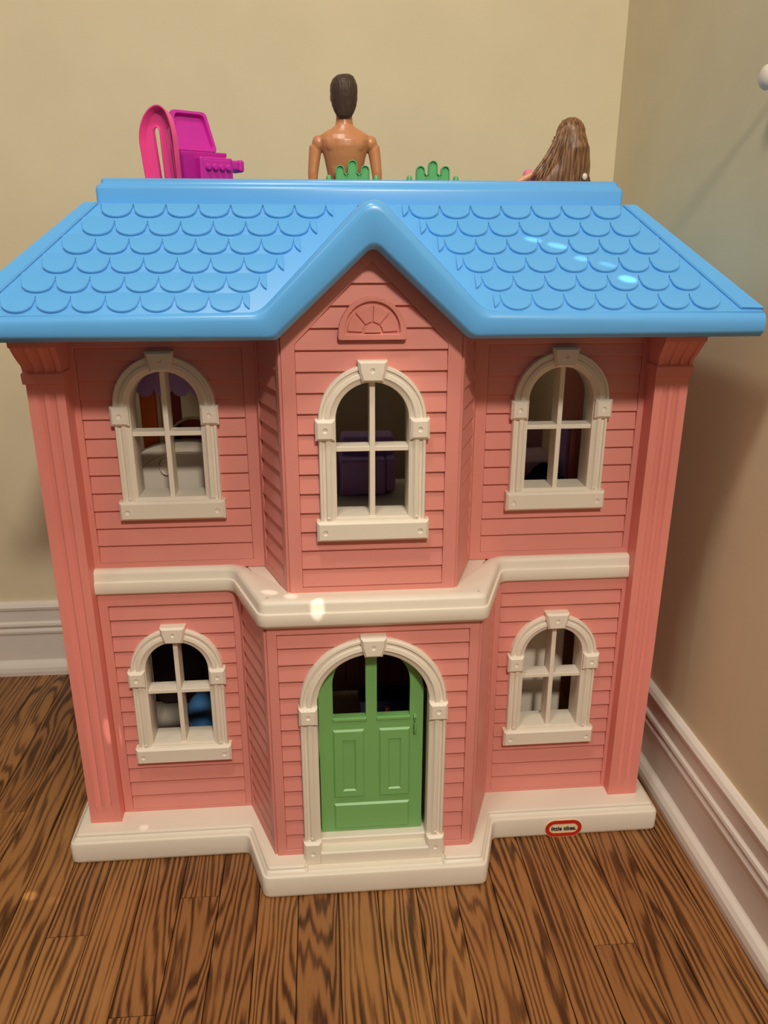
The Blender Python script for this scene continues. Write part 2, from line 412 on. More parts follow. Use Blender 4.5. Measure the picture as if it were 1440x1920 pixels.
def board_polys(poly, z0, z1, hole):
    if not hole: return [poly]
    xc, h, zl, zh = hole
    if zh <= z0+1e-6 or zl >= z1-1e-6: return [poly]
    lo = zl <= z0; hi = zh >= z1
    zz = [z0+(z1-z0)*i/6 for i in range(7)]
    if lo and hi:
        L_ = [(xspan(poly, z0)[0], z0)]+[(xc-h(z), z) for z in zz]+[(xspan(poly, z1)[0], z1)]
        R_ = [(xc+h(z), z) for z in zz[::-1]]+[(xspan(poly, z0)[1], z0), (xspan(poly, z1)[1], z1)]
        return [L_, R_[::-1]]
    a0, b0 = xspan(poly, z0); a1, b1 = xspan(poly, z1)
    if lo:      # notch from below
        ze = [z0+(zh-z0)*i/8 for i in range(9)]
        return [[(a0, z0)]+[(xc-h(z), z) for z in ze]+[(xc+h(z), z) for z in ze[:-1][::-1]]+[(b0, z0), (b1, z1), (a1, z1)]]
    return [[(a0, z0), (b0, z0), (b1, z1), (xc+h(z1), z1), (xc+h(zl), zl), (xc-h(zl), zl), (xc-h(z1), z1), (a1, z1)]]
def wall_panel(origin, rotz, outer, inner, row0, pitch, hole=None, t=.007, proud=.0036):
    n = len(outer)
    mb = MB(); mb.ring_y(outer, inner, -.0036, t)
    p = mb.obj('wall_panel', M['pink'], H, bevel=.0012, seg=2); p.location = origin; p.rotation_euler = (0, 0, rotz)
    zmin = min(z for x, z in inner); zmax = max(z for x, z in inner); xmin = min(x for x, z in inner); xmax = max(x for x, z in inner)
    z = row0
    while z < zmax-.001:
        za, zb = max(z, zmin), min(z+pitch, zmax)
        if zb-za > .002:
            poly = clip_convex(rect(xmin, xmax, za, zb), inner)
            if len(poly) >= 3:
                for q in board_polys(poly, za, zb, hole):
                    zr = max(zz for x, zz in q)
                    f = lambda zz: -proud*max(0, (z+pitch-zz)/pitch)
                    m = MB(); m.loft([[(x, f(zz), zz) for x, zz in q], [(x, t-.001, zz) for x, zz in q]])
                    m.obj('siding_board', M['pink'], p, bevel=.0009, seg=2)
        z += pitch
    return p
YU, YL, YBU, YBL = .138, .130, .050, .032
PU = .02243
# upper wings
UB, LB = .1275, .162          # inner corners
uo = rect(-.343, -UB, .398, .692); ui = rect(-.330, -.1435, .4085, .6695)
wz = lambda xc, z0: hole_fn(xc, .0485, z0+.0135, z0+.1375)
wall_panel((0, YU, 0), 0, uo, ui, .4085, PU, wz(-.2349, .466))
wall_panel((0, YU, 0), 0, rect(UB, .343, .398, .692), rect(.1435, .330, .4085, .6695), .4085, PU, wz(.2337, .466))
# upper bay
gi = [(-.0806, .407), (.0806, .407), (.0806, .683), (.0001, .765), (-.0001, .765), (-.0806, .683)]
go = [(-.095, .3985), (.095, .3985), (.095, .701), (.0001, .798), (-.0001, .798), (-.095, .701)]
bayf = wall_panel((0, YBU, 0), 0, go, gi, .4075, PU, wz(0, .466))
def side(A, B, z0, z1, i0, i1, row0, pitch):
    A, B = Vector(A), Vector(B); L_ = (B-A).length; an = math.atan2(B.y-A.y, B.x-A.x)
    wall_panel((A.x, A.y, 0), an, rect(0, L_, z0, z1), rect(.011, L_-.011, i0, i1), row0, pitch)
side((-UB, YU), (-.095, YBU), .3985, .70, .4075, .692, .4075, PU)
side((.095, YBU), (UB, YU), .3985, .70, .4075, .692, .4075, PU)
PL = .02215
wall_panel((0, YL, 0), 0, rect(-.337, -LB, .030, .372), rect(-.3255, -.1722, .0455, .3527), .0455, PL, wz(-.248, .1247))
wall_panel((0, YL, 0), 0, rect(LB, .345, .030, .372), rect(.1722, .3325, .0455, .3527), .0455, PL, wz(.2465, .1247))
wall_panel((0, YBL, 0), 0, rect(-.1240, .1240, .030, .372), rect(-.1125, .1125, .0500, .3560), .0505, PL, hole_fn(-.001, .0785, .02, .262))
side((-LB, YL), (-.1240, YBL), .030, .372, .0455, .3560, .0455, PL)
side((.1240, YBL), (LB, YL), .030, .372, .0455, .3560, .0455, PL)

# fan light moulded into the gable
fan = part('gable_fanlight', H, (.0003, YBU, .6873))
def dshape(w_, h_, r=.006):
    return [(-w_, r*.3), (-w_+r*.3, 0), (w_-r*.3, 0), (w_, r*.3)]+[(w_*math.cos(a), r*.8+(h_-r*.8)*math.sin(a)) for a in [PI*i/24 for i in range(0, 25)]][0:25]
fs = MB().prism_y(dshape(.0355, .0433), -.0062, .004); fo = dshape(.0358, .0437); fi = [(x*.80, .0062+z*.745) for x, z in fo]
fs.ring_y(fo, fi, -.0098, .003); fs.obj('fanlight_surround', M['pink'], fan, bevel=.0016, seg=3, merge=False)
def wedge(a0, a1, r0, r1, sz):
    A = [(r0*math.cos(a), .0075+r0*math.sin(a)*sz) for a in [a0+(a1-a0)*i/8 for i in range(9)]]
    B = [(r1*math.cos(a), .0075+r1*math.sin(a)*sz*1.04) for a in [a1+(a0-a1)*i/10 for i in range(11)]]
    return A+B
for i in range(4):
    MB().prism_y(wedge(PI*i/4+.045, PI*(i+1)/4-.05, .0105, .0262, 1.0), -.0084, -.005).obj('fanlight_pane', M['pink'], fan, bevel=.0009)
MB().prism_y(wedge(0.02, PI-.02, .0001, .0083, 1.0), -.0090, -.005).obj('fanlight_hub', M['pink'], fan, bevel=.0009)

# ---- arched windows
def arch_path(hw, z0, zc, n=22): return [(hw, z0)]+[(hw, zc)]+arc(0, zc, hw, 0, PI, n)[1:-1]+[(-hw, zc), (-hw, z0)]
def make_window(xc, y, z0):
    w_ = MB()
    # profile offset: + is inward because the path runs right, over, left
    prof = [(-.0095, .003), (-.0095, -.0065), (-.0085, -.0085), (-.0060, -.0088), (-.0050, -.0068), (-.0025, -.0068), (-.0012, -.0092), (.0028, -.0098), (.0046, -.0075), (.0068, -.0070), (.0092, -.0058), (.0096, -.004), (.0096, .028), (.0080, .030), (.0060, .030), (.0060, .003)]
    sweep(w_, arch_path(.049, .0225, .1375), prof)
    o = w_.obj('arched_window', M['white'], H, ang=42, loc=(xc, y, z0))
    MB().box(-.0580, .0580, -.0070, .003, .018, .0262).box(-.0425, .0425, -.006, .030, .0235, .0275).obj('window_ledge', M['white'], o, bevel=.0008)
    b = rect(-.0625, .0625, 0, .0235); dimple_block('sill', b, inset(b, .0028), [(-.053, .0108, .0031), (.053, .0108, .0031)], .0135, M['white'], o, .003)
    for s in (-1, 1):
        b = rect(.0405*s, .0617*s, .1155, .1385) if s > 0 else rect(-.0617, -.0405, .1155, .1385)
        dimple_block('corner_block', b, inset(b, .003), [(.0511*s, .127, .0030)], .0130, M['white'], o, .003)
        # flute ends on the jamb
        MB().ball((.049*s, -.0085, .0268), (.0022, .0022, .0022), 10, 6).obj('jamb_stud', M['white'], o)
    ks = [(-.0112, .1780), (.0112, .1780), (.0150, .1920), (.0158, .2005), (-.0158, .2005), (-.0150, .1920)]
    kf = [(-.0090, .1805), (.0090, .1805), (.0120, .1910), (.0128, .1982), (-.0128, .1982), (-.0120, .1910)]
    dimple_block('keystone', ks, kf, [(0, .1905, .0028)], .0138, M['white'], o, .003)
    MB().box(-.0030, .0030, -.0035, .022, .0262, .1775).obj('muntin', M['white'], o, bevel=.0007)
    MB().box(-.0402, .0402, -.0030, .018, .1015, .1070).obj('muntin', M['white'], o, bevel=.0007)
    return o
for xc, y, z0 in ((-.2349, YU, .466), (0, YBU, .466), (.2337, YU, .466), (-.248, YL, .1247), (.2465, YL, .1247)):
    make_window(xc, y-.0008, z0)

# ---- door surround and door
ds = MB()
prof = [(-.0105, .003), (-.0105, -.0070), (-.0092, -.0092), (-.0066, -.0095), (-.0054, -.0072), (-.0028, -.0072), (-.0012, -.0098), (.0032, -.0105), (.0052, -.0080), (.0074, -.0075), (.0102, -.0062), (.0107, -.004), (.0107, .014), (.009, .016), (.006, .016), (.006, .003)]
sweep(ds, arch_path(.0778, .040, .262, 30), prof)
dsur = ds.obj('door_surround', M['white'], H, ang=42, loc=(-.0012, YBL-.0008, 0))
for s in (-1, 1):
    for za, zb in ((.2390, .2625), (.0325, .0670)):
        b = rect(min(.0668*s, .0892*s), max(.0668*s, .0892*s), za, zb)
        dimple_block('corner_block', b, inset(b, .003), [(.078*s, (za+zb)/2+.0006, .0032)], .0140, M['white'], dsur, .003)
    MB().ball((.078*s, -.0090, .0710), (.0024, .0024, .0024), 10, 6).obj('jamb_stud', M['white'], dsur)
ks = [(-.0105, .3285), (.0105, .3285), (.0142, .3435), (.0150, .3530), (-.0150, .3530), (-.0142, .3435)]
kf = [(-.0082, .3312), (.0082, .3312), (.0114, .3425), (.0120, .3504), (-.0120, .3504), (-.0114, .3425)]
dimple_block('keystone', ks, kf, [(0, .3415, .0030)], .0148, M['white'], dsur, .003)

YD = .0445
out = [(-.0672, .0612), (.0615, .0612), (.0615, .262)]+[(-.0030+.0650*math.cos(a), .262+.0690*math.sin(a)) for a in [PI*i/24 for i in range(1, 24)]]+[(-.0672, .262)]
def lite(sgn):
    xi = .0042 if sgn > 0 else -.0095; xo = .0448 if sgn > 0 else -.0497
    n = 10; pts = [(xi, .2318), (xo, .2318), (xo, .279)]
    cx = -.0025; R = abs(xo-cx)
    for k in range(1, n+1):
        a = math.acos(min(1, abs(xi-cx)/R))*k/n; pts.append((cx+sgn*R*math.cos(a), .279+R*.98*math.sin(a)))
    return pts if sgn > 0 else pts[::-1]
door = fill_holes('front_door', out, [lite(1), lite(-1)], 0, .009, M['green'], H, loc=(0, YD, 0))
def raised(x0, x1, z0, z1, d, y):
    b = rect(x0, x1, z0, z1); f = inset(b, d); m = MB()
    m.loft([[(x, .002, z) for x, z in b], [(x, 0, z) for x, z in b], [(x, y, z) for x, z in f]]); return m
for (x0, x1, z0, z1), (u0, u1, v0, v1) in (((-.0507, -.0115, .114, .2145), (-.0391, -.0222, .1245, .1998)), ((.0065, .0457, .114, .2145), (.0181, .0345, .1245, .1998))):
    # raised field with a sunk inner panel
    o_ = rect(x0, x1, z0, z1); o2 = inset(o_, .0022); i_ = rect(u0, u1, v0, v1); i2 = inset(i_, .0018)
    m = MB()
    m.loft([[(x, .0015, z) for x, z in o_], [(x, 0, z) for x, z in o_], [(x, -.0022, z) for x, z in o2], [(x, -.0022, z) for x, z in i_], [(x, -.0004, z) for x, z in i2]], cap=False)
    m.add([(x, -.0004, z) for x, z in i2], [(0, 1, 2, 3)])
    m.obj('door_panel', M['green'], door)
raised(-.0507, .0457, .0655, .1045, .0022, -.0022).obj('door_panel', M['green'], door)
for x0, x1 in ((-.0507, -.0085), (.0032, .0457)):
    raised(x0, x1, .2262, .2312, .0010, -.0016).obj('lite_rail', M['green'], door)
MB().tube([(.0510, .0005, .2315), (.0512, -.0050, .2300), (.0514, -.0068, .2240), (.0514, -.0068, .2155), (.0513, -.0050, .2095), (.0511, .0005, .2080)], [.0017]*6, 8).obj('handle', M['green'], door)

# ---- middle ledge band
pathb = [(-.3415, .122), (-.1700, .122), (-.1310, .018), (.1310, .018), (.1700, .122), (.3415, .122)]
def fillet_path(path, r, n=5):
    out = [path[0]]
    for i in range(1, len(path)-1):
        p0, p1, p2 = map(Vector, (path[i-1], path[i], path[i+1])); a = p1+(p0-p1).normalized()*r; b = p1+(p2-p1).normalized()*r
        for k in range(n+1):
            t = k/n; out.append(tuple(a*(1-t)**2+p1*2*t*(1-t)+b*t*t))
    return out+[path[-1]]
pb = fillet_path(pathb, .010)
profb = [(.060, .3985), (.014, .4020), (.0085, .4018), (.0050, .4000), (.0035, .3965), (.0032, .3895), (.0026, .3878), (.0006, .3868), (0, .3850), (0, .3735), (.0010, .3715), (.0030, .3705), (.0045, .3690), (.0060, .3672), (.060, .3672)]
loops = []
for i, p in enumerate(pb):
    ds_ = []
    if i > 0: ds_.append((Vector(p)-Vector(pb[i-1])).normalized())
    if i < len(pb)-1: ds_.append((Vector(pb[i+1])-Vector(p)).normalized())
    t = sum(ds_, Vector((0, 0))).normalized(); nr = Vector((-t.y, t.x)); k = 1/max(.4, nr.dot(Vector((-ds_[0].y, ds_[0].x))))
    lp = []
    for o, z in profb:
        oo = o if o < .05 else (.022 if abs(p[0]) > .16 else .052)
        lp.append((p[0]+nr.x*oo*k, p[1]+nr.y*oo*k, z))
    loops.append(lp)
mb = MB(); mb.loft(loops); ledge = mb.obj('ledge_band', M['white'], H, ang=40)

# ---- inside: middle floor, side walls, lower back panel
mb = MB(); mb.prism_z([(-.345, .150), (-.158, .150), (-.112, .052), (.112, .052), (.158, .150), (.345, .150), (.345, BACK-.02), (-.345, BACK-.02)], .372, .3975)
mb.obj('upper_floor', M['white'], H)
for s in (-1, 1):
    MB().box(min(.352*s, .364*s), max(.352*s, .364*s), .150, .40 if s < 0 else .505, .036, .690).obj('side_wall', M['pinkpillar'], H)
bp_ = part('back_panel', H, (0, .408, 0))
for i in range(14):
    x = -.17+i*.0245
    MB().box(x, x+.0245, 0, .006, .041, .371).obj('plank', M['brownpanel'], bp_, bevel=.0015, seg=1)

# ---- pillars
def pillar(s):
    x0, x1, y0, y1 = .3372, .3775, .108, .152
    def sec(z, d):
        w_ = x1-x0; pts = []
        for t, dep in ((0, 0), (.24, 0), (.29, d), (.40, d), (.45, 0), (.55, 0), (.60, d), (.71, d), (.76, 0), (1, 0)):
            pts.append((s*(x0+w_*t), y0+dep, z))
        return pts+[(s*x1, y1, z), (s*x0, y1, z)]
    mb = MB(); mb.loft([sec(z, d) for z, d in ((.034, 0), (.068, 0), (.074, .0022), (.618, .0022), (.624, 0), (.692, 0))])
    p = mb.obj('pillar', M['pinkpillar'], H, ang=25)
    c = MB()
    lv = [(.6340, .0000, .0), (.6350, .0022, .0035), (.6460, .0026, .0040), (.6475, .0014, .0024), (.6485, .0008, .002), (.655, .0012, .0035), (.662, .0034, .008), (.668, .0042, .0125), (.673, .0047, .0165), (.676, .0050, .0180), (.6765, .0060, .0195), (.692, .0066, .0215)]
    L_ = []
    for i, (z, ox, oy) in enumerate(lv):
        pts = []; a = x0-(.0018 if i < 4 else ox*.4); b = x1+ox
        fl_ = .0022 if 4 <= i <= 9 else 0
        for t, dep in ((0, 0), (.12, 0), (.17, fl_), (.32, fl_), (.37, 0), (.42, 0), (.47, fl_), (.60, fl_), (.65, 0), (.70, 0), (.74, fl_), (.87, fl_), (.91, 0), (1, 0)):
            pts.append((s*(a+(b-a)*t), y0-oy+dep, z))
        L_.append(pts+[(s*b, y1, z), (s*a, y1, z)])
    c.loft(L_); c.obj('capital', M['pinkpillar'], p, ang=30)
pillar(-1); pillar(1)

# ---- roof
TOPY, TOPZ, EY, EZ, EX, SX = .1115, .8198, .012, .7140, .405, .2928
AL = math.atan2(TOPZ-.7155, TOPY-.018)
def fl_pts(apex_z, apex_r, knee_x, knee_z, end_z, kr):
    """fascia polyline left to right with rounded apex and knees, same point count for top and bottom"""
    raw = [(-EX, end_z), (-knee_x, knee_z), (0, apex_z), (knee_x, knee_z), (EX, end_z)]
    out = [raw[0]]
    for i, r in ((1, kr), (2, apex_r), (3, kr)):
        p0, p1, p2 = map(Vector, (raw[i-1], raw[i], raw[i+1])); a = p1+(p0-p1).normalized()*r; b = p1+(p2-p1).normalized()*r
        for k in range(9):
            t = k/8; out.append(tuple(a*(1-t)**2+p1*2*t*(1-t)+b*t*t))
    return out+[raw[-1]]
T = fl_pts(.8300, .022, .1125, .7185, .7160, .012); B = fl_pts(.7800, .010, .0975, .6905, .6905, .004)
loops = []
for (tx, tz), (bx, bz) in zip(T, B):
    t = Vector((tx, tz)); b = Vector((bx, bz)); e = (b-t).normalized()
    P = [(t, .125), (t, .0235), (t+e*.0008, .0185), (t+e*.0032, .0146), (t+e*.0068, .0125), (t+e*.011, .012), (b-e*.0072, .012), (b-e*.0055, .0128), (b-e*.0036, .0145), (b-e*.0026, .0168), (b-e*.0008, .0180), (b, .0200), (b, .125)]
    loops.append([(p.x, y, p.y) for p, y in P])
mb = MB(); mb.loft(loops)
roof = mb.obj('roof', M['blue'], H, ang=38)
mb = MB()
for s in (-1, 1):
    mb.add([(s*EX, .018, .7155), (s*.113, .018, .7170), (s*.010, TOPY, TOPZ), (s*SX, TOPY, TOPZ)], [(0, 1, 2, 3)])
    mb.add([(s*EX, .018, .7155), (s*SX, TOPY, TOPZ), (s*SX, BACK-.06, TOPZ), (s*EX, BACK, .7155)], [(0, 1, 2, 3)])
    mb.add([(s*EX, .018, .7155), (s*EX, BACK, .7155), (s*EX, BACK, .6905), (s*EX, .018, .6905)], [(0, 1, 2, 3)])
    mb.add([(s*EX, .0195, .6905), (s*EX, BACK, .6905), (s*.33, BACK, .6905), (s*.33, .0195, .6905)], [(0, 1, 2, 3)])
mb.add([(-.34, .125, .6912), (.34, .125, .6912), (.34, BACK-.01, .6912), (-.34, BACK-.01, .6912)], [(0, 1, 2, 3)])
mb.add([(-.1, .058, .692), (.1, .058, .692), (.1, .13, .692), (-.1, .13, .692)], [(0, 1, 2, 3)])
mb.add([(-SX, TOPY, TOPZ), (SX, TOPY, TOPZ), (SX, .132, TOPZ+.0015), (-SX, .132, TOPZ+.0015)], [(0, 1, 2, 3)])
for s in (-1, 1):
    mb.add([(s*SX, TOPY, TOPZ), (s*SX, BACK-.06, TOPZ), (s*.27, BACK-.06, TOPZ+.001), (s*.27, .132, TOPZ+.001)], [(0, 1, 2, 3)])
mb.add([(-EX, BACK, .6905), (EX, BACK, .6905), (EX, BACK, .7155), (SX, BACK-.06, TOPZ), (-SX, BACK-.06, TOPZ), (-EX, BACK, .7155)], [(0, 1, 2, 3, 4, 5)])
mb.obj('roof_slope', M['blue'], roof, merge=False, ang=20)
# parapet round the roof deck
mb = MB()
oz = [(0, .815), (0, .8350), (.0012, .8385), (.0035, .8402), (.0046, .8412), (.0054, .8450), (.0080, .8465)]
orr = [(-.2855, .1290), (.2855, .1290), (.2855, BACK-.07), (-.2855, BACK-.07)]
lp = [[(x, y, z) for x, y in rounded(offset_poly(orr, d), .005, 3)] for d, z in oz]
lp += [[(x, y, z) for x, y in rounded(offset_poly(orr, d), .005, 3)] for d, z in ((.0095, .8465), (.0105, .8450), (.0110, .722))]
mb.loft(lp, cap=False); mb.obj('parapet', M['blue'], roof, ang=38)
MB().box(-.2765, .2765, .139, BACK-.080, .705, .722).obj('roof_deck', M['blue'], roof)
# local frame of the front slope
RX = Matrix.Rotation(AL, 4, 'X'); RO = Vector((0, .018, .7155)); RO2 = RO
def slope_v(y): return (y-RO.y)/math.cos(AL)
# raised rake borders
for s in (-1, 1):
    a0 = (s*EX*.9985, slope_v(.020)); a1 = (s*SX, slope_v(TOPY)); b1 = (s*.2790, slope_v(TOPY)); b0 = (s*.3800, slope_v(.0205))
    q = [a0, b0, b1, a1] if s < 0 else [a0, a1, b1, b0]
    m = MB(); m.loft([[(x, y, -.001) for x, y in q], [(x, y, .0014) for x, y in q], [(x+(0 if i in ((0, 3) if s < 0 else (0, 1)) else s*.0018), y, .0028) for i, (x, y) in enumerate(q)]])
    o = m.obj('rake_border', M['blue'], roof, ang=15); o.location = RO; o.rotation_euler = (AL, 0, 0)
TW, TH = .0332, .0030
def shingle_mesh(x_end, vtop=.0100):
    """scalloped shingle: cusp to cusp along x, rising from the slope to its lower rounded edge; cut at x_end for the short piece at the valley"""
    r = TW/2; n = 14; xs = [x_end*i/n for i in range(n+1)]
    low = [(x, -.0166*math.sqrt(max(0, 1-((x-r)/r)**2))**.85) for x in xs]
    hgt = lambda v: TH*max(0, min(1, (.0100-v)/.020))**.8
    c = x_end/2; m = MB(); rows = []
    poly = low
    rows.append([(x, v, -.0008) for x, v in poly])
    rows.append([(x, v, hgt(v)-.0008) for x, v in poly])
    rows.append([(x+(c-x)*.03, v+.0007, hgt(v)) for x, v in poly])
    for t in (.35, .7, 1): rows.append([(x, (v+.0007)*(1-t)+vtop*t, hgt(v*(1-t)+vtop*t)) for x, v in poly])
    m.loft(rows, cap=False, closed=False)
    me = bpy.data.meshes.new('shingle'); me.from_pydata(m.v, [], m.f)
    bm = bmesh.new(); bm.from_mesh(me); bmesh.ops.recalc_face_normals(bm, faces=bm.faces)
    if sum(f.normal.z for f in bm.faces) < 0: bmesh.ops.reverse_faces(bm, faces=bm.faces)
    bm.to_mesh(me); bm.free()
    me.materials.append(M['blue']); me.polygons.foreach_set('use_smooth', [True]*len(me.polygons)); me.set_sharp_from_angle(angle=math.radians(30))
    return me
full = shingle_mesh(TW); stub = shingle_mesh(.0068); full1 = shingle_mesh(TW, .0020); stub1 = shingle_mesh(.0068, .0020)
cusp = [(.2763, .1099), (.2935, .0941), (.3106, .0785), (.3278, .0625), (.3450, .0468), (.3615, .0310)]
for s in (-1, 1):
    for cx, y in cusp:
        for j in range(8):
            o = bpy.data.objects.new('shingle', (full1 if y > .105 else full) if j < 7 else (stub1 if y > .105 else stub)); COL.objects.link(o); o.parent = roof
            x = s*(cx-j*TW)
            if s < 0: o.location = Vector((x, RO.y, RO.z)); sc = 1
            else: o.location = Vector((x, RO.y, RO.z)); sc = -1
            o.rotation_euler = (AL, 0, 0); o.scale = (sc, 1, 1)
            o.location += Vector((0, math.cos(AL), math.sin(AL)))*slope_v(y)
# ------------------------------------------------------------------ toys seen through the windows
# ------------------------------------------------------------------ toys on the roof deck
DK = .722
#TOYS-BEGIN
def blob(mb, name, m, parent, voxel=.0012, smooth_it=6, loc=None):
    o = mb.obj(name, m, parent, merge=False, ang=180, loc=loc)
    r = o.modifiers.new('remesh', 'REMESH'); r.mode = 'VOXEL'; r.voxel_size = voxel; r.use_smooth_shade = True
    sm = o.modifiers.new('smooth', 'SMOOTH'); sm.factor = .5; sm.iterations = smooth_it
    return o
def rbox(x0, x1, y0, y1, z0, z1): return MB().box(x0, x1, y0, y1, z0, z1)
FZ, UZ = .0375, .3975
# --- upper left room: white arched toy stall with orange posts and lilac awning
t = thing('toy_stall', 'white arched toy stall under a lilac scalloped awning, in the upper left window', 'toy stall', (-.229, .222, UZ)); t.scale = (.85, .85, 1.07)
m = MB(); pts = [(-.082, 0), (.082, 0), (.082, .104)]+[(.082*math.cos(a), .104+.030*math.sin(a)) for a in [PI*i/16 for i in range(1, 16)]]+[(-.082, .104)]
m.prism_y(pts, -.012, .010); front = m.obj('counter_front', M['white'], t, bevel=.002)
m = MB(); sweep(m, [(.070*math.cos(a), .092+.030*math.sin(a)) for a in [PI*i/20 for i in range(21)]], [(-.0012, -.0115), (0, -.0135), (.0012, -.0115)]); m.obj('arch_bead', M['white'], front)
MB().tube([(-.030+.009*math.cos(a), -.0145, .104+.0095*math.sin(a)) for a in [PI*(.25+1.5*i/10) for i in range(11)]], [.0018]*11, 8).obj('curved_handle', M['white'], front)
rbox(-.056, .056, .014, .050, 0, .085).obj('counter_box', M['white'], t, bevel=.004)
m = MB(); pts = [(-.030, .118), (.045, .118)]+[(.008+.038*math.cos(a), .125+.030*math.sin(a)) for a in [PI*i/14 for i in range(15)]]
m.prism_y(pts, .030, .038); m.obj('arched_back', M['darkred'], t, bevel=.002)
m = MB(); sweep(m, [(.008+.039*math.cos(a), .125+.031*math.sin(a)) for a in [PI*i/20 for i in range(21)]], [(-.0015, .027), (.0015, .027), (.0015, .032), (-.0015, .032)]); m.obj('arch_edge', M['cream'], t)
rbox(-.068, -.045, .020, .030, .08, .222).obj('post', M['orange'], t, bevel=.002)
rbox(-.0435, -.0375, .018, .028, .08, .222).obj('post', M['cream'], t, bevel=.0015)
rbox(-.037, -.009, .030, .036, .10, .222).obj('curtain', M['darkred'], t, bevel=.002)
rbox(.052, .060, .020, .030, .08, .222).obj('post', M['orange'], t, bevel=.002)
top = .228; n = 5; wS = .130/n; aw = [(-.065, top), ]
low = []
for i in range(n):
    low += [(-.065+wS*(i+.5)+wS/2*math.cos(a), .198-.010*math.sin(a)) for a in [PI-PI*k/8 for k in range(9)]]
m = MB(); m.prism_y([(.065, top), (-.065, top)]+low, -.010, -.006); m.obj('awning_valance', M['purple'], t)
m = MB(); m.loft([[(-.065, -.010, top), (.065, -.010, top), (.065, .040, top+.022), (-.065, .040, top+.022)], [(-.065, -.010, top-.004), (.065, -.010, top-.004), (.065, .040, top+.018), (-.065, .040, top+.018)]]); m.obj('awning_top', M['purple'], t, bevel=.001)
# --- upper middle room: lilac armchair
t = thing('toy_armchair', 'blocky lilac toy armchair on the white floor behind the middle upstairs window', 'toy chair', (.012, .41, UZ))
rbox(-.040, .034, 0, .045, 0, .060).obj('seat', M['purple'], t, bevel=.005, seg=3)
rbox(-.036, .050, .030, .075, .002, .090).obj('backrest', M['purple'], t, bevel=.006, seg=3)
rbox(.034, .050, .004, .060, .004, .060).obj('armrest', M['purple'], t, bevel=.005, seg=3)
rbox(-.054, -.040, .004, .060, .004, .060).obj('armrest', M['purple'], t, bevel=.005, seg=3)
# --- upper right room: frilled bed, black fleecy toy, lilac board
t = thing('toy_bed', 'pale frilled toy bed behind the black fleecy toy, upper right window', 'toy bed', (.288, .415, UZ))
rbox(-.055, .030, -.03, .07, .028, .058).obj('mattress', M['frill'], t, bevel=.008, seg=3)
m = MB(); m.loft([[(x, y, z) for x, y, z in [(-.060+.105*k/24, -.036+.006*math.sin(k*1.7), zz) for k in range(25)]]+[(.045, .075, zz), (-.060, .075, zz)] for zz in (.004, .036)]); m.obj('frill', M['frill'], t)
m = MB(); m.prism_y([(-.055, .004), (.03, .004)]+[(-.0125+.0425*math.cos(a), .085+.018*math.sin(a)+.003*math.sin(a*9)) for a in [PI*i/20 for i in range(21)]], .070, .078); m.obj('headboard', M['frill'], t, bevel=.002)
m = MB()
for i in range(34):
    a = random.uniform(0, 2*PI); r = random.random()**.5
    m.ball((.032*r*math.cos(a), .018*r*math.sin(a), .020+.034*(1-r*r)*random.uniform(.5, 1)), random.uniform(.008, .014), 8, 6)
m.ball((0, 0, .022), (.036, .022, .022)); m.ball((.024, -.008, .030), (.014, .013, .016))
o = blob(m, 'fleecy_toy', M['black'], None, .002, 2, loc=(.281, .350, UZ+.002)); tag(o, 'black fleecy toy lying just inside the upper right window', 'toy')
o.modifiers.new('sub', 'DISPLACE').strength = .0025; tx = bpy.data.textures.new('fleece', 'CLOUDS'); tx.noise_scale = .006; o.modifiers['sub'].texture = tx
MB().box(-.003, .003, -.03, .03, 0, .120).obj('toy_screen', M['purple'], None, bevel=.002, loc=(.326, .40, UZ)); bpy.data.objects['toy_screen']['label'] = 'lilac upright toy panel beside the frilled bed, upper right window'; bpy.data.objects['toy_screen']['category'] = 'toy panel'
# --- lower left room: blue ball and dark toy stove
o = MB().ball((0, 0, 0), .039, 28, 18).obj('ball', M['ballblue'], None, ang=180, loc=(-.238, .302, FZ+.043)); tag(o, 'pale blue toy ball seen through the lower left window', 'ball')
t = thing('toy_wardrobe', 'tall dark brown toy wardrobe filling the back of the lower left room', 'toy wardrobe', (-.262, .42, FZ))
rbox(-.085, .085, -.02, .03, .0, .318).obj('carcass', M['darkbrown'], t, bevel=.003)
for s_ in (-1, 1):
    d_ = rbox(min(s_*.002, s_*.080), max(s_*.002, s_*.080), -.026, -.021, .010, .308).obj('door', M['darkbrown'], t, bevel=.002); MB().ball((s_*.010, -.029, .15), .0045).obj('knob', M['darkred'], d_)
# --- hall behind the front door: white table with navy tub
t = thing('toy_crate', 'navy blue toy crate standing on the floor behind the front door', 'toy crate', (.0385, .335, FZ))
m = MB(); R_ = lambda d, z: [(x, y, z) for x, y in rounded(offset_poly([(-.042, -.02), (.042, -.02), (.042, .02), (-.042, .02)], d), .006, 3)]
m.loft([R_(.002, 0), R_(0, .004), R_(-.002, .042), R_(.002, .042), R_(.005, .006)]); m.obj('tub', M['navy'], t, ang=40)
t2 = MB().tube([(0, 0, 0), (0, .0, .022), (-.001, -.001, .043)], [.0034, .003, .0038], 8).obj('toy_spoon', M['orange'], None, loc=(.0405, .296, FZ)); tag(t2, 'orange toy stick standing in front of the navy crate', 'toy')
# --- lower right room: white toy refrigerator
t = thing('toy_refrigerator', 'tall white toy refrigerator filling the lower right window', 'toy fridge', (.247, .236, FZ))
rbox(-.055, .043, -.03, .03, 0, .300).obj('cabinet', M['white'], t, bevel=.004)
d_ = rbox(-.053, .021, -.036, -.031, .004, .295).obj('door', M['white'], t, bevel=.002); rbox(-.046, -.042, -.043, -.036, .07, .12).obj('handle', M['white'], d_, bevel=.001)

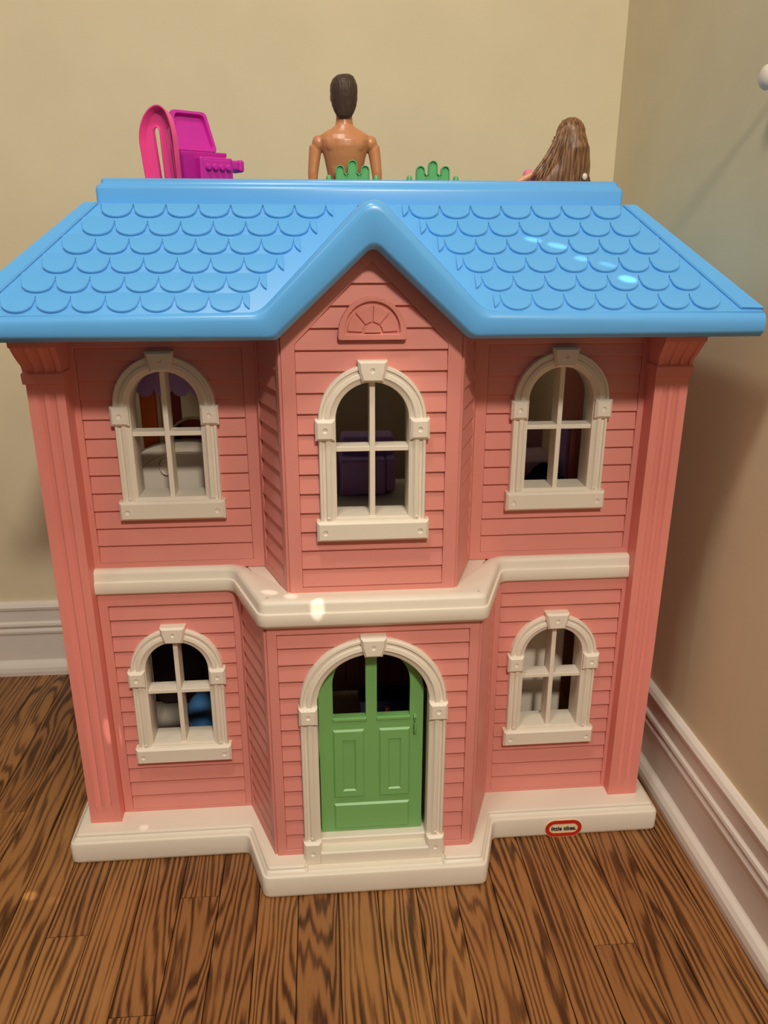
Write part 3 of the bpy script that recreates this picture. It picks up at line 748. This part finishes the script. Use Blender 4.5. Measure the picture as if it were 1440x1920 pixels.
# --- man doll
DX, DY = -.0185, .245
t = thing('doll', 'bare-chested male doll with short brown hair sitting on green chair, seen from behind', 'doll', (DX, DY, DK))
g = lambda z: z-DK
m = MB()
m.ell([(0, .002, g(.776), .006, .006), (0, .002, g(.781), .019, .015), (0, .001, g(.795), .0225, .017), (0, .0, g(.812), .0215, .0155), (0, 0, g(.832), .0190, .0125), (0, .0, g(.848), .0195, .0128), (0, -.001, g(.863), .0218, .0148), (0, -.002, g(.878), .0250, .0170),
       (0, -.0025, g(.889), .0285, .0178), (0, -.003, g(.896), .0305, .0165), (0, -.003, g(.9015), .0290, .0138), (0, -.0025, g(.9055), .0225, .0115), (0, -.002, g(.9092), .0150, .0100), (0, -.001, g(.9125), .0108, .0095), (0, 0, g(.917), .0098, .0096), (0, .001, g(.926), .0094, .0098), (0, .003, g(.936), .0085, .0095)], 24)
for s in (-1, 1):      # shoulder blades and back muscles
    m.ball((s*.0125, -.0125, g(.8905)), (.0105, .0058, .0100)); m.ball((s*.0095, -.0095, g(.868)), (.0075, .0055, .018)); m.ball((s*.012, .013, g(.889)), (.011, .005, .008))
    m.ball((s*.0310, -.0015, g(.8925)), (.0078, .0088, .0096))
    el = (s*.0385, -.006, g(.852)); wr = (s*.0235, .026, g(.842))
    m.tube([(s*.0300, -.001, g(.8975)), (s*.0345, -.001, g(.888)), (s*.0365, -.003, g(.874)), (s*.0382, -.005, g(.860)), el, (s*.0370, .001, g(.849)), (s*.032, .012, g(.8455)), wr], [.0070, .0078, .0070, .0062, .0058, .0056, .0052, .0038], 12)
    # hand: palm, four fingers, thumb
    pc = Vector(wr)+Vector((-s*.004, .009, -.0015)); dv = Vector((-s*.4, .9, -.12)).normalized(); sd = Vector((0, .1, 1)).normalized()
    m.tube([wr, pc, pc+dv*.004], [.0036, .0046, .0042], 10, .7)
    for k, ln in enumerate((.0085, .0105, .011, .009)):
        a = pc+dv*.003+sd*(.0042-.0028*k); m.tube([a, a+dv*ln*.5+Vector((-s*.0004, 0, 0)), a+dv*ln+Vector((-s*.0022, 0, -.001))], [.0014, .0013, .0010], 8)
    a = pc+sd*.003; m.tube([a, a+dv*.003+sd*.0045, a+dv*.0075+sd*.006], [.0016, .0014, .0011], 8)
    hp = (s*.0115, .004, g(.790)); kn = (s*.0150, .070, g(.794)); an = (s*.0150, .088, g(.737))
    m.tube([hp, (s*.013, .035, g(.793)), kn, (s*.0150, .078, g(.770)), an], [.0125, .0120, .0092, .0088, .0056], 14)
    m.tube([(s*.015, .084, g(.731)), (s*.0155, .098, g(.7275)), (s*.016, .110, g(.726))], [.0055, .0052, .0036], 10, .75)
    m.ball((s*.0143, .0045, g(.9425)), (.0022, .0032, .0055), 10, 8)     # ears
m.ball((0, .0045, g(.9475)), (.0138, .0165, .0185)); m.ball((0, .0100, g(.9360)), (.0098, .0115, .0098)); m.ball((0, .0200, g(.9275)), (.0045, .004, .004))
m.tube([(0, .0205, g(.948)), (0, .0230, g(.942)), (0, .0232, g(.9395))], [.0013, .002, .0024], 8)
body = blob(m, 'body', M['skin'], t, .0010, 4)
for s in (-1, 1): MB().ball((s*.0052, .0202, g(.9455)), (.0018, .0012, .0011), 10, 6).obj('eye', M['eye'], t)
MB().ball((0, .0208, g(.9335)), (.0038, .0016, .0010), 10, 6).obj('mouth', M['lip'], t)
m = MB()
m.ell([(0, -.0090, g(.9192), .0055, .003), (0, -.0088, g(.9210), .0088, .0050), (0, -.0072, g(.9265), .0120, .0078), (0, -.0045, g(.9335), .0146, .0115), (0, -.0022, g(.9420), .0156, .0150), (0, .0000, g(.9490), .0162, .0175), (0, .0015, g(.9555), .0158, .0182), (.0002, .0025, g(.9610), .0135, .0165), (.0004, .0030, g(.9650), .0092, .0120), (.0006, .003, g(.9668), .003, .004)], 22)
for i in range(13):     # combed locks
    u = -.45+.9*i/12; b0 = Vector((u*.0085+.004, .004, g(.9662-.004*u*u))); c0 = Vector((u*.0150+.002, -.0125+.007*u*u, g(.952))); e0 = Vector((u*.0105-.0025, -.0115+.006*u*u, g(.936+.002*abs(u))))
    m.tube([b0, (b0+c0)/2+Vector((.001, -.0035, .003)), c0, e0], [.0018, .0026, .0026, .0012], 8)
blob(m, 'hair', M['brownhair'], t, .0008, 2)
m = MB(); m.ell([(0, .003, g(.7775), .016, .013), (0, .002, g(.781), .0215, .0175), (0, .001, g(.795), .0242, .0186), (0, 0, g(.812), .0232, .0170), (0, 0, g(.826), .0212, .0145)], 24)
for s in (-1, 1): m.tube([(s*.0115, .004, g(.7905)), (s*.013, .030, g(.793)), (s*.0137, .046, g(.7935))], [.0142, .0140, .0136], 14)
blob(m, 'shorts', M['swim'], t, .0012, 4)

# --- green picket chairs
def picket():
    P = [(-.0200, 0), (-.0200, .0845)]+arc(-.0147, .0845, .0053, PI, 0, 8)[1:-1]+[(-.0094, .0845), (-.0092, .0815), (-.0075, .0800), (-.0058, .0815), (-.0055, .090)]+arc(0, .090, .0055, PI, 0, 8)[1:-1]+[(.0055, .090), (.0058, .0815), (.0075, .0800), (.0092, .0815), (.0094, .0845)]+arc(.0147, .0845, .0053, PI, 0, 8)[1:-1]+[(.0200, .0845), (.0200, 0)]
    return P
def green_chair(x, label):
    c = thing('toy_chair', label, 'toy chair', (x, DY-.025, DK), 0, 'green picket chairs on the roof')
    bk = part('backrest', c, (0, 0, .0558))
    P = picket()
    m = MB(); m.prism_y(P, -.0008, .0020); m.obj('back_plate', M['chairgreen'], bk, bevel=.0004, seg=1)
    # raised rim on both faces
    cl = P; n_ = len(cl); m = MB()
    inn = offset_poly(cl[::-1], .0013)[::-1]
    m.ring_y(cl, inn, -.0028, .0040); m.obj('back_rim', M['chairgreen'], bk, bevel=.0004, seg=1)
    for s in (-1, 1): MB().box(s*.0075-.0006, s*.0075+.0006, -.0022, .0034, .004, .079).obj('back_rib', M['chairgreen'], bk)
    MB().box(-.0335, .0335, -.001, .046, .056, .0610).obj('seat', M['chairgreen'], c, bevel=.0015)
    for s in (-1, 1):
        for y in (.003, .042): MB().tube([(s*.0225, y, 0), (s*.0225, y, .058)], [.0030, .0034], 10).obj('leg', M['chairgreen'], c)
        MB().tube([(s*.0315, -.001, .0980), (s*.0318, .004, .1000), (s*.0318, .020, .1000), (s*.0318, .040, .0990), (s*.0315, .043, .0965)], [.0028, .0036, .0038, .0036, .0026], 10).obj('armrest', M['chairgreen'], c)
        MB().tube([(s*.0318, .040, .0555), (s*.0318, .040, .098)], [.0024, .0024], 8).obj('arm_post', M['chairgreen'], c)
        MB().tube([(s*.0278, .0005, .056), (s*.0278, .0005, .131), (s*.0278, .0005, .1338), (s*.0278, .0005, .1350)], [.0030, .0034, .0028, .0012], 10).obj('back_post', M['chairgreen'], c)
green_chair(DX+.0080, 'green toy chair with picket back that the male doll sits on')
green_chair(.0846, 'empty green toy chair with picket back beside the male doll')

# --- long-haired doll
GX, GY = .2455, .215
t = thing('doll', 'female doll with long brown hair hanging down her back, right end of roof', 'doll', (GX, GY, DK)); t.scale = (.95, .95, .95)
m = MB()
hd = Vector((-.002, .004, g(.9085))); fwd = Vector((-.86, .50, 0)).normalized(); sdv = Vector((.5, .86, 0)).normalized()
m.ell([(0, 0, g(.780), .016, .014), (0, 0, g(.795), .0195, .0175), (-.001, 0, g(.815), .0170, .0150), (-.002, 0, g(.832), .0125, .0115), (-.002, 0, g(.850), .0150, .0160), (-.002, .001, g(.863), .0140, .0185), (-.002, .001, g(.871), .0105, .0165), (-.002, .002, g(.877), .0065, .0090), (-.002, .003, g(.884), .0052, .0056), (-.002, .004, g(.898), .0055, .0058)], 20)
m.ball(hd, (.0150, .0145, .0180)); m.ball(hd+fwd*.004+Vector((0, 0, -.009)), (.0105, .0102, .0095)); m.ball(hd+fwd*.0128+Vector((0, 0, -.0155)), .0034)
m.tube([tuple(hd+fwd*.0145+Vector((0, 0, .002))), tuple(hd+fwd*.0185+Vector((0, 0, -.0035))), tuple(hd+fwd*.0165+Vector((0, 0, -.005)))], [.0011, .0016, .0018], 8)
m.ball((-.012, -.008, g(.866)), (.0065, .0065, .0065)); m.ball((.002, .017, g(.866)), (.006, .006, .0065))
def arm(p):
    m.tube(p, [.0058, .0052, .0046, .0042, .0032], 12); a = Vector(p[-1]); d = (Vector(p[-1])-Vector(p[-2])).normalized(); up = Vector((0, 0, 1)); sd = d.cross(up).normalized()
    m.tube([a, a+d*.005, a+d*.008], [.003, .0038, .0034], 10, .7)
    for k, ln in enumerate((.0075, .009, .0092, .0075)):
        q = a+d*.0072+sd*(.0033-.0022*k); m.tube([q, q+d*ln*.5, q+d*ln+up*-.0015], [.0012, .0011, .0009], 8)
    q = a+d*.002+sd*.003; m.tube([q, q+d*.003+sd*.004, q+d*.007+sd*.005], [.0013, .0012, .0009], 8)
arm([(-.012, -.004, g(.866)), (-.028, .002, g(.868)), (-.044, .004, g(.8655)), (-.058, .004, g(.8585)), (-.078, .004, g(.845))])
arm([(.002, .018, g(.866)), (-.008, .024, g(.852)), (-.020, .028, g(.840)), (-.036, .026, g(.836)), (-.052, .020, g(.833))])
for s, dy in ((1, -.008), (-1, .010)):
    m.tube([(0, dy, g(.790)), (-.035, dy*1.2, g(.792)), (-.072, dy*1.3, g(.797)), (-.086, dy*1.3, g(.770)), (-.092, dy*1.3, g(.737))], [.0118, .0105, .0080, .0074, .0048], 14)
    m.tube([(-.090, dy*1.3, g(.731)), (-.104, dy*1.3, g(.7275)), (-.112, dy*1.3, g(.726))], [.0045, .0042, .003], 10, .8)
blob(m, 'body', M['skin2'], t, .0010, 4)
for s in (-1, 1): p = hd+fwd*.0142+sdv*s*.0055+Vector((0, 0, .0005)); MB().ball(p, (.0014, .0014, .0013), 10, 6).obj('eye', M['eye'], t)
MB().ball(hd+fwd*.0148+Vector((0, 0, -.0095)), (.0016, .0022, .0010), 10, 6).obj('mouth', M['lip'], t)
m = MB(); m.ell([(0, 0, g(.779), .023, .020), (0, 0, g(.797), .0215, .0195), (-.001, 0, g(.816), .0182, .0162), (-.002, 0, g(.832), .0140, .0130), (-.002, 0, g(.850), .0168, .0176), (-.002, .001, g(.860), .0158, .0180), (-.002, .001, g(.864), .0140, .0170)], 20)
m.ball((-.046, .014, g(.8660)), (.0068, .0075, .0075)); m.tube([(-.006, .010, g(.858)), (-.028, .013, g(.862)), (-.046, .014, g(.866))], [.008, .0065, .006], 10)
m.tube([(0, -.008, g(.790)), (-.036, -.0095, g(.792))], [.0138, .0128], 14); m.tube([(0, .010, g(.790)), (-.036, .012, g(.792))], [.0138, .0128], 14)
blob(m, 'dress', M['dress'], t, .0012, 3)
hair = part('hair', t)
m = MB(); m.ball(hd+Vector((.0035, -.003, .0035)), (.0182, .0178, .0195), 20, 14)
m.ell([(-.012, -.011, g(.840), .034, .005), (-.008, -.0115, g(.856), .0335, .0065), (.002, -.0105, g(.875), .0240, .009), (.006, -.008, g(.895), .0180, .0130), (.003, -.003, g(.912), .016, .014)], 18)
blob(m, 'hair_cap', M['longhair'], hair, .0012, 4)
rs = random.Random(3)
crown = hd+Vector((-.004, .002, .0205))
m = MB()
for i in range(46):
    u = i/45; a = PI*(1.13+1.20*u)+rs.uniform(-.04, .04)      # round the back of the head from her right cheek to her left
    dirv = Vector((math.cos(a), math.sin(a), 0))
    r1 = rs.uniform(.0165, .0190)
    p0 = crown+Vector((rs.uniform(-.004, .004), rs.uniform(-.002, .002), 0)); p1 = hd+Vector((.0025, -.002, .0))+dirv*r1*.75+Vector((0, 0, .0145)); p2 = hd+Vector((.003, -.003, 0))+dirv*r1*1.05+Vector((0, 0, .001))
    x_end = -.056+.082*(u**.55)+rs.uniform(-.002, .002)
    p3 = Vector((p2.x*.62+x_end*.38, p2.y*.5-.006, g(.884)+rs.uniform(-.002, .002))); p4 = Vector((p2.x*.25+x_end*.75, -.0135+rs.uniform(-.003, .003), g(.868)))
    p5 = Vector((x_end, -.0155+rs.uniform(-.004, .003), g(.854)+rs.uniform(-.003, .002))); p6 = Vector((x_end+(.004 if u < .6 else -.001), -.014, g(.836)+rs.uniform(-.004, .004)))
    m.tube([p0, p1, p2, p3, p4, p5, p6], [.0014, .0026, .0030, .0031, .0031, .0028, .0012], 7, .8)
st = m.obj('hair_strands', M['longhair'], hair, merge=False, ang=180); st.modifiers.new('sub', 'SUBSURF').levels = 1; st.modifiers['sub'].render_levels = 1
m = MB(); m.ball((.0165, -.0205, g(.8625)), (.0032, .0018, .0042), 10, 7); m.obj('hair_clip', M['white'], hair)
t2 = thing('toy_stool', 'small pink toy bench the long-haired doll sits on', 'toy stool', (GX, GY, DK))
rbox(-.021, .023, -.021, .021, .047, .0530).obj('seat', M['dress'], t2, bevel=.002)
for sx in (-.017, .019):
    for sy in (-.017, .017): MB().tube([(sx, sy, 0), (sx, sy, .0475)], [.003, .003], 8).obj('leg', M['dress'], t2)

# --- hot pink chair
c = thing('toy_chair', 'hot pink toy chair with tall slotted rounded back, left end of roof', 'toy chair', (-.2195, .226, DK), math.radians(-34)); c.scale = (.80, .80, .963)
def chair_back():
    n = 28; prof = []
    for i in range(n+1):
        a = PI*i/n; prof.append((.0285*math.cos(a)*(1 if abs(math.cos(a)) < 1 else 1), .172+.0365*math.sin(a)))
    outl = [(.0210, .062), (.0235, .100), (.0270, .140)]+prof+[(-.0270, .140), (-.0235, .100), (-.0210, .062)]
    def slot(x0, x1, z0, z1, w0, w1):
        r = w1; return [(x0-w0, z0), (x0+w0, z0)]+[(x1+w1*math.cos(a), z1+w1*math.sin(a)) for a in [PI*i/8 for i in range(9)]]
    holes = [slot(-.0100, -.0110, .082, .186, .0022, .0052), slot(.0100, .0110, .082, .186, .0022, .0052), slot(0, 0, .082, .128, .0018, .0020)]
    return outl, holes
outl, holes = chair_back()
bk = part('backrest', c)
pl = fill_holes('back_panel', outl, holes, 0, .0022, M['hotpink'], bk)
me = pl.data; bm = bmesh.new(); bm.from_mesh(me); bmesh.ops.subdivide_edges(bm, edges=[e for e in bm.edges if e.calc_length() > .012], cuts=2); bmesh.ops.triangulate(bm, faces=bm.faces)
bend = lambda x, z: 10*x*x*-1.0
for v in bm.verts: v.co.y += bend(v.co.x, v.co.z)-.25*(v.co.z-.062)*.35
bm.to_mesh(me); bm.free()
def bt(x, z, dy=0): return (x, bend(x, z)-.0875*(z-.062)+dy, z)
m = MB(); rim = [bt(x, z, -.001) for x, z in outl]; lo = []
for i, p in enumerate(rim):
    cx_, cz_ = outl[i][0], outl[i][1]-.150; L2 = math.hypot(cx_, cz_*.6) or 1; nx, nz = cx_/L2, cz_*.6/L2
    lo.append([(p[0]-nx*.0008, p[1]+.0030, p[2]-nz*.0008), (p[0]+nx*.0012, p[1]+.0030, p[2]+nz*.0012), (p[0]+nx*.0045, p[1]-.0090, p[2]+nz*.0045), (p[0]+nx*.0030, p[1]-.0090, p[2]+nz*.0030)])
m.loft(lo); m.obj('back_rim', M['hotpink'], bk, ang=60)
for hx in holes[:2]:
    m = MB(); m.tube([bt(x, z, -.001) for x, z in hx+[hx[0]]], [.0012]*(len(hx)+1), 7); m.obj('slot_rim', M['hotpink'], bk, ang=180)
MB().prism_z(rounded([(-.024, -.004), (.024, -.004), (.026, .030), (-.026, .030)], .010), .058, .064).obj('seat', M['hotpink'], c, bevel=.002)
for sx in (-1, 1):
    for y in (.002, .025): MB().tube([(sx*.021, y, .060), (sx*.0225, y+(-.003 if y < .01 else .003), 0)], [.0034, .0028], 10).obj('leg', M['hotpink'], c)

# --- magenta grill
c = thing('toy_grill', 'magenta toy barbecue grill with open lid and four knobs, beside hot pink chair', 'toy grill', (-.1905, .262, DK+.002), math.radians(35)); c.scale = (1.2, 1, 1.01)
m = MB(); m.loft([[(x, y, z) for x, y in rounded([(-.030+d, -.022+d), (.018-d, -.022+d), (.018-d, .024-d), (-.030+d, .024-d)], .004, 3)] for d, z in ((.006, .110), (.002, .118), (0, .150), (-.0015, .1535), (-.0015, .1565), (.0015, .1565), (.0025, .150))])
m.obj('fire_bowl', M['magenta'], c, ang=40)
l_ = part('lid', c, (.002, .020, .158)); l_.rotation_euler = (math.radians(-16), 0, 0)
m = MB()
LP = lambda d: rounded([(-.026+d, 0+d), (.023-d, 0+d), (.018-d, .047-d), (-.021+d, .047-d)], .005, 3)
m.loft([[(x, y, z) for x, z in LP(d)] for d, y in ((.0040, -.002), (.0036, -.0085), (.0006, -.0085), (0, -.007), (0, .003), (.004, .010))]); m.obj('lid_shell', M['magenta'], l_, ang=40)
m = MB(); m.tube([(-.018, .013, .030), (-.018, .021, .030), (.015, .021, .030), (.015, .013, .030)], [.002]*4, 8); m.obj('lid_handle', M['magenta'], l_)
p_ = part('control_panel', c)
MB().box(-.016, .0200, -.034, -.006, .112, .1505).obj('panel_box', M['magenta'], p_, bevel=.002); MB().box(-.0125, .0175, -.0352, -.033, .116, .1475).obj('panel_face', M['magenta'], p_, bevel=.0012)
for k in range(4):
    x = -.0085+.0073*k; m = MB(); m.ell([(0, 0, 0, .0031, .0040), (0, 0, .003, .0028, .0037), (0, 0, .0042, .0018, .0026)], 14)
    o = m.obj('knob', M['magenta'], p_, loc=(x, -.0350, .1395)); o.rotation_euler = (PI/2, 0, 0)
MB().box(.018, .0300, -.030, -.012, .1375, .1490).obj('side_handle', M['magenta'], c, bevel=.003); MB().box(.0280, .0345, -.0320, -.0100, .1360, .1500).obj('handle_end', M['magenta'], c, bevel=.003)
for sx, sy in ((-.001, -.011), (.013, -.026), (-.024, .018), (.012, .018)): MB().tube([(sx, sy, .116), (sx*1.08, sy, 0)], [.0030, .0026], 10).obj('leg', M['magenta'], c)

# --- unseen walnut cabinet, added left of the frame to shade the back wall
c = thing('shadow_cabinet', 'unseen walnut cabinet added left of dollhouse to shade the back wall', 'cabinet', (-1.05, .40, 0))
rbox(-.33, .33, -.16, .175, .05, .50).obj('carcass', M['cabinet'], c, bevel=.004); rbox(-.345, .345, -.172, .178, .50, .525).obj('top', M['cabinet'], c, bevel=.004)
for s in (-1, 1):
    d_ = rbox(min(s*.005, s*.315), max(s*.005, s*.315), -.172, -.161, .065, .49).obj('door', M['cabinet'], c, bevel=.003); MB().ball((s*.03, -.180, .30), .009).obj('knob', M['white'], d_)
    for y in (-.14, .155): MB().tube([(s*.31, y, 0), (s*.31, y, .06)], [.012, .016], 10).obj('leg', M['cabinet'], c)
#TOYS-END
